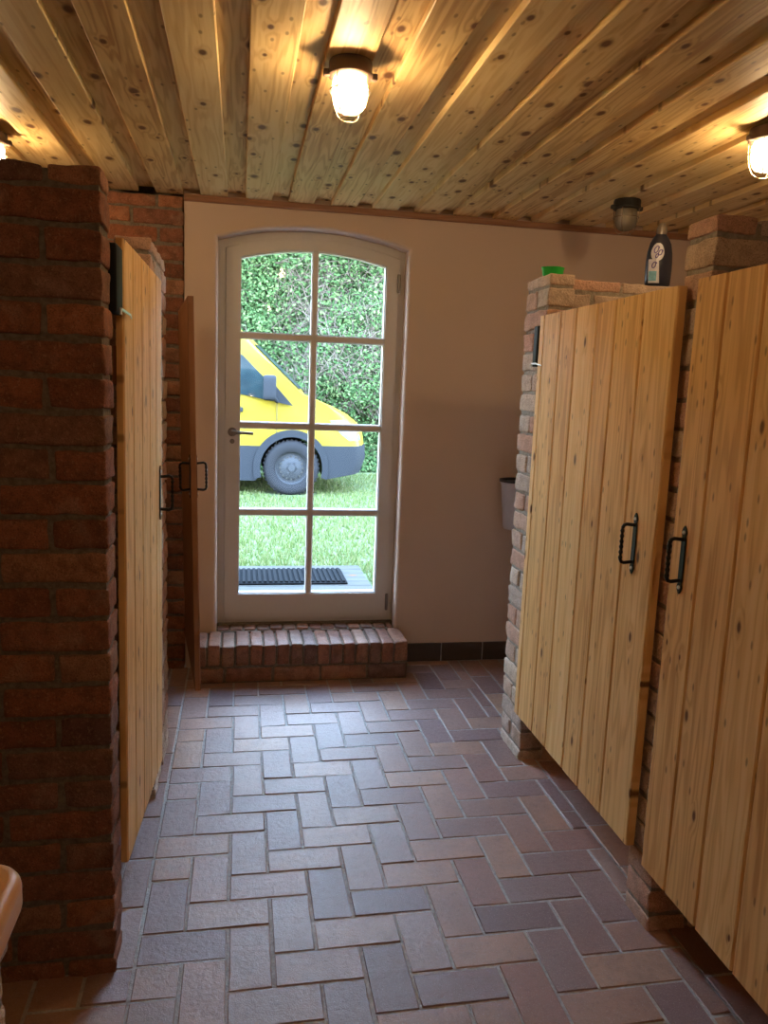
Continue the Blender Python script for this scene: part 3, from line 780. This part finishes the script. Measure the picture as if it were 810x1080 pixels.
# ------------------------------------------------------------------ outdoors
ZG = 0.13
struct(MB().box(-14, 16, YB + 0.37, 40, -0.3, ZG).build('ground', M['grass_base']))
rg = random.Random(21)
vs = []; fs = []
def blade(x, y):
    h = rg.uniform(0.02, 0.06); a = rg.uniform(0, 2 * PI); w_ = rg.uniform(0.004, 0.009); l = rg.uniform(-0.03, 0.03); l2 = rg.uniform(-0.03, 0.03)
    b = len(vs); cx, cy = math.cos(a) * w_, math.sin(a) * w_
    vs.extend([(x - cx, y - cy, ZG - 0.003), (x + cx, y + cy, ZG - 0.003), (x + l, y + l2, ZG + h)]); fs.append((b, b + 1, b + 2))
for _ in range(52000):
    y = 5.2 + 7.3 * rg.random() ** 1.25
    x = rg.uniform(-0.06 * y - 0.9, 0.24 * y + 0.9)
    if -1.3 < x < 0.95 and y < 5.72: continue
    if (x - 0.65) ** 2 + (y - 10.15) ** 2 < 0.12: continue
    blade(x, y)
mb = MB(); mb.add(vs, fs); g_ = mb.build('lawn_grass', M['grass'], fix=False)
g_['kind'] = 'stuff'; g_['label'] = 'short pale green lawn grass outside the door'; g_['category'] = 'grass'
# deck
mb = MB(); y = 4.56
while y < 5.66:
    mb.rbox(-1.25, 0.90, y, y + 0.115, 0.165, 0.195, 0.003, (2, 2, 2)); y += 0.121
mb.mat(1).box(-1.2, 0.86, 4.58, 5.6, ZG, 0.166)
dk = thing('wooden_deck', 'pale grey plank deck outside the glazed door', 'deck', (-0.2, 5.1, ZG))
mb.build('deck_planks', [M['deck_wood'], M['rubber']], dk)
# ribbed mat
mt = MB(); mt.rbox(-0.75, 0.74, 5.19, 5.61, 0.1955, 0.208, 0.004, (3, 3, 2))
x = -0.735
while x < 0.72:
    mt.rbox(x, x + 0.022, 5.205, 5.595, 0.205, 0.219, 0.004, (2, 2, 2)); x += 0.036
tag(mt.build('door_mat', M['rubber'], origin=(0, 5.4, 0.1955)), 'ribbed black rubber mat on the deck outside', 'mat')

# van ---------------------------------------------------------------------
van = thing('delivery_van', 'yellow delivery van with grey bumper parked on the lawn by the hedge', 'van', (0.0, 11.0, ZG))
def sst(x): x = max(0.0, min(1.0, x)); return x * x * (3 - 2 * x)
def vd(x, y, z):
    t = sst((z - 1.15) / 1.5); ys = y * (1 - 0.10 * t)
    fr = sst((x - 0.85) / 0.65); ys *= 1 - 0.07 * fr
    x = x + 0.20 * fr * (1 - abs(y) ** 3) * 1.0
    if z > 1.3 and x > -0.6: x += 0.13 * (1 - min(1, abs(y)) ** 2) * sst((z - 1.3) / 0.2) * sst((x + 0.5) / 0.5)
    return (x, 11.0 + ys * 0.98, z)
def resample(poly, step):
    out = []
    for i in range(len(poly)):
        a, b = Vector(poly[i]), Vector(poly[(i + 1) % len(poly)]); k = max(1, int((b - a).length / step))
        for j in range(k): out.append(tuple(a + (b - a) * j / k))
    return out
def loft(mb, poly, stations, step=0.12, deform=vd):
    poly = resample(poly, step); n = len(poly); vs = []; fs = []
    for (y, d) in stations:
        for (x, z) in poly:
            zz = z - d * sst((z - 1.6) / 0.7); xx = x - d * sst((x - 1.0) / 0.4)
            vs.append(deform(xx, y, zz))
    for i in range(len(stations) - 1):
        for j in range(n):
            fs.append((i * n + j, i * n + (j + 1) % n, (i + 1) * n + (j + 1) % n, (i + 1) * n + j))
    fs += [tuple(range(n))[::-1], tuple(range((len(stations) - 1) * n, len(stations) * n))]
    mb.add(vs, fs)
WX, WZ, WR = 0.65, ZG + 0.352, 0.405
def arc(cx, cz, r, a0, a1, n=14): return [(cx + r * math.cos(math.radians(a0 + (a1 - a0) * i / n)), cz + r * math.sin(math.radians(a0 + (a1 - a0) * i / n))) for i in range(n + 1)]
RX = -3.0
prof = [(-4.2, 0.36)] + arc(RX, WZ, WR, 196, -16) + arc(WX, WZ, WR, 196, -16) + [(1.10, 0.38), (1.44, 0.43), (1.49, 0.60), (1.485, 0.78), (1.46, 0.95), (1.40, 1.06), (1.28, 1.18), (1.13, 1.28), (0.92, 1.375), (0.77, 1.42),
        (0.09, 2.06), (-0.10, 2.23), (-0.40, 2.36), (-1.0, 2.42), (-4.15, 2.42), (-4.22, 2.3)]
S7 = [(-1.0, 0.06), (-0.985, 0.025), (-0.95, 0.0), (-0.75, 0), (-0.5, 0), (-0.25, 0), (0, 0), (0.25, 0), (0.5, 0), (0.75, 0), (0.95, 0), (0.985, 0.025), (1.0, 0.06)]
mb = MB(); loft(mb, prof, S7); mb.build('van_body', M['van_yellow'], van, smooth=35)
bump = [(1.035, 0.775)] + arc(WX, WZ, 0.47, 36, -14, 8) + [(1.14, 0.345), (1.45, 0.40), (1.515, 0.60), (1.505, 0.775)]
SB = [(-1.02, 0.02), (-1.0, 0.0), (-0.9, 0), (-0.6, 0), (-0.3, 0), (0, 0), (0.3, 0), (0.6, 0), (0.9, 0), (1.0, 0), (1.02, 0.02)]
mb = MB(); loft(mb, bump, SB); mb.build('front_bumper', M['van_grey'], van, smooth=35)
clad = [(-2.45, 0.315), (-2.45, 0.757)] + [(0.26, 0.757)] + arc(WX, WZ, 0.47, 146, 200, 8) + [(0.18, 0.315)]
for a_, b_ in ((-1.016, -0.97), (0.97, 1.016)):
    mb = MB(); loft(mb, clad, [(a_, 0), (b_, 0)]); mb.build('side_cladding', M['van_grey'], van, smooth=30)
for ax in (WX, RX):
    fl = arc(ax, WZ, 0.490, -17, 197, 26) + list(reversed(arc(ax, WZ, 0.40, -17, 197, 26)))
    for a_, b_ in ((-1.035, -0.96), (0.96, 1.035)):
        mb = MB(); loft(mb, fl, [(a_, 0), (b_, 0)], 0.5); mb.build('wheel_arch', M['van_grey'], van, smooth=30)
def on_side(mb, poly, d=0.006, step=0.15, thick=0.02):
    loft(mb, poly, [(-1.0 - d, 0), (-1.0 + thick, 0)], step)
mb = MB(); on_side(mb, [(-0.80, 1.47), (0.013, 1.400), (0.40, 1.325), (0.41, 1.50), (0.02, 1.885), (-0.12, 1.96), (-0.80, 1.98)], 0.004)
mb.build('side_window', M['car_glass'], van)
mb = MB(); on_side(mb, [(0.42, 1.322), (0.66, 1.272), (0.43, 1.52)], 0.010); mb.build('window_corner_trim', M['van_grey'], van)
mb = MB(); vs_ = []; n_ = 12
for i in range(n_ + 1):
    y = -0.90 + 1.80 * i / n_
    for j in range(7):
        x = 0.70 + (0.13 - 0.70) * j / 6; z = 1.42 + (2.06 - 1.42) * (0.77 - x) / 0.68
        p = vd(x, y, z); vs_.append((p[0] + 0.008, p[1], p[2] + 0.008))
mb.add(vs_, [(i * 7 + j, (i + 1) * 7 + j, (i + 1) * 7 + j + 1, i * 7 + j + 1) for i in range(n_) for j in range(6)])
mb.build('windscreen', M['car_glass'], van, smooth=40)
HLP = [(1.13, 1.105), (1.30, 1.115), (1.425, 1.035), (1.465, 0.85), (1.40, 0.845), (1.28, 0.935)]
for st_ in ([(-1.006, 0.0), (-0.97, -0.012), (-0.80, -0.012), (-0.72, 0.0)], [(0.72, 0.0), (0.80, -0.012), (0.97, -0.012), (1.006, 0.0)]):
    mb = MB(); loft(mb, HLP, st_, 0.08); mb.build('headlight', M['lens_clear'], van, smooth=40)
mr = MB(); 
mr.rbox(0.27, 0.43, 9.72, 9.93, 1.34, 1.65, 0.05, (3, 3, 4)); mr.tube([(0.38, 9.90, 1.38), (0.46, 10.06, 1.33)], 0.03, 8)
mo = mr.build('wing_mirror', M['van_grey'], van, smooth=50)
m2 = MB(); m2.rbox(0.262, 0.275, 9.75, 9.90, 1.37, 1.62, 0.006, (2, 2, 2)); m2.build('mirror_glass', M['car_glass'], mo)
for sm in ([(0.448, 0.80), (0.456, 0.80), (0.458, 1.10), (0.456, 1.30), (0.448, 1.30), (0.450, 1.10)], [(-1.0, 0.80), (-0.992, 0.80), (-0.992, 2.1), (-1.0, 2.1)]):
    mb = MB(); on_side(mb, sm, 0.0015); mb.build('door_seam', M['van_black'], van)
mb = MB(); mb.rbox(-0.16, 0.03, 9.985, 10.03, 1.18, 1.24, 0.012, (2, 2, 2)); mb.build('van_door_handle', M['van_grey'], van, smooth=40)
def wheel(ax, y0, sgn):
    c = (ax, y0, WZ); mb = MB()
    mb.lathe([(0.200, 0.02 * sgn), (0.225, 0.0), (0.30, -0.008 * sgn), (0.335, 0.006 * sgn), (0.352, 0.03 * sgn), (0.354, 0.12 * sgn), (0.352, 0.20 * sgn), (0.335, 0.225 * sgn), (0.21, 0.225 * sgn)], c, 'y', 60, cap=False)
    for k in range(40):
        a = 2 * PI * k / 40; r = 0.3535
        for hh in (0.035, 0.10, 0.165):
            q = (ax + r * math.cos(a), y0 + sgn * (hh + 0.02), WZ + r * math.sin(a))
            mb.rbox(q[0] - 0.013, q[0] + 0.013, q[1] - 0.025, q[1] + 0.025, q[2] - 0.013, q[2] + 0.013, 0.004, (1, 1, 1))
    t_ = mb.build('tyre', M['tyre'], van, smooth=40)
    mb = MB(); mb.lathe([(0.212, 0.0), (0.205, 0.008 * sgn), (0.192, 0.05 * sgn), (0.165, 0.052 * sgn), (0.125, 0.022 * sgn), (0.105, 0.018 * sgn), (0.09, 0.010 * sgn), (0.05, 0.006 * sgn), (0.045, -0.012 * sgn), (0.0, -0.014 * sgn)], c, 'y', 48, cap=False)
    mb.mat(1)
    for k in range(16):
        a = 2 * PI * k / 16; mb.lathe([(0.0, 0.024 * sgn), (0.013, 0.024 * sgn), (0.013, 0.050 * sgn)], (ax + 0.147 * math.cos(a), y0, WZ + 0.147 * math.sin(a)), 'y', 10)
    mb.mat(0)
    for k in range(6):
        a = 2 * PI * k / 6; mb.lathe([(0.0, -0.012 * sgn), (0.012, -0.010 * sgn), (0.013, 0.012 * sgn)], (ax + 0.075 * math.cos(a), y0, WZ + 0.075 * math.sin(a)), 'y', 8)
    mb.build('wheel_rim', [M['rim'], M['van_black']], t_, smooth=40)
for ax in (WX, RX): wheel(ax, 10.01, 1); wheel(ax, 11.99, -1)

# bramble hedge --------------------------------------------------------------
hd = thing('bramble_hedge', 'tall bramble hedge behind the yellow van', 'hedge', (1.0, 13.4, ZG))
rh = random.Random(33)
def hy(x, z): return 12.95 + 0.35 * noise.noise(Vector((x * 0.9, z * 0.9, 3.1))) + 0.16 * noise.noise(Vector((x * 2.6, z * 2.6, 8.0))) + 0.10 * z * 0.5
mb = MB(); nx, nz = 60, 26; vs_ = []
for i in range(nx + 1):
    for j in range(nz + 1):
        x = -5 + 11.0 * i / nx; z = ZG - 0.05 + 4.4 * j / nz
        vs_.append((x, hy(x, z) + 0.22, z))
nb = len(vs_)
for i in range(nx + 1):
    for z in (ZG - 0.05, 4.35): vs_.append((-5 + 11.0 * i / nx, 14.6, z))
fs_ = [(i * (nz + 1) + j, (i + 1) * (nz + 1) + j, (i + 1) * (nz + 1) + j + 1, i * (nz + 1) + j + 1) for i in range(nx) for j in range(nz)]
for i in range(nx):
    fs_.append((i * (nz + 1) + nz, (i + 1) * (nz + 1) + nz, nb + (i + 1) * 2 + 1, nb + i * 2 + 1)); fs_.append((nb + i * 2, nb + i * 2 + 1, nb + (i + 1) * 2 + 1, nb + (i + 1) * 2))
mb.add(vs_, fs_); o_ = mb.build('hedge_core', M['hedge_core'], hd, smooth=180); o_['kind'] = 'stuff'
vs = []; fs = []
def leaf(x, y, z, s):
    n = Vector((rh.gauss(0, 0.6), -1.0 + rh.gauss(0, 0.5), rh.gauss(0.5, 0.6))).normalized()
    u = n.orthogonal().normalized(); u = (Matrix.Rotation(rh.uniform(0, 2 * PI), 3, n) @ u); v_ = n.cross(u); p = Vector((x, y, z)); b = len(vs)
    vs.extend([tuple(p - u * s), tuple(p + v_ * s * 0.55 - u * 0.1 * s), tuple(p + u * s), tuple(p - v_ * s * 0.55 - u * 0.1 * s)]); fs.append((b, b + 1, b + 2, b + 3))
cnt = 0
while cnt < 80000:
    x = rh.uniform(-2.6, 4.6); z = ZG + rh.random() * 4.3
    dens = 0.62 + 0.55 * noise.noise(Vector((x * 1.5, z * 1.5, 20.0)))
    if x > 0.5 and 1.6 < z < 3.4: dens -= 0.32
    if rh.random() > dens: continue
    leaf(x, hy(x, z) + rh.uniform(-0.16, 0.20), z, rh.uniform(0.016, 0.043)); cnt += 1
mb = MB(); mb.add(vs, fs); o_ = mb.build('hedge_leaves', M['leaf'], hd, fix=False); o_['kind'] = 'stuff'
mb = MB()
for _ in range(1000):
    if rh.random() < 0.6: x, z = rh.uniform(0.6, 3.4), rh.uniform(1.2, 3.6)
    else: x, z = rh.uniform(-1.5, 4.0), rh.uniform(0.2, 4.2)
    a = rh.uniform(0, PI); L = rh.uniform(0.3, 0.9); pts = []
    for t in range(5):
        q = t / 4 - 0.5; xx = x + math.cos(a) * L * q; zz = max(ZG, z + math.sin(a) * L * q - 0.5 * q * q * L)
        pts.append((xx, hy(xx, zz) - 0.05 + rh.uniform(-0.06, 0.10), zz))
    mb.tube(pts, [0.006, 0.006, 0.005, 0.004, 0.003], 4)
o_ = mb.build('hedge_stems', M['stem'], hd, fix=False); o_['kind'] = 'stuff'
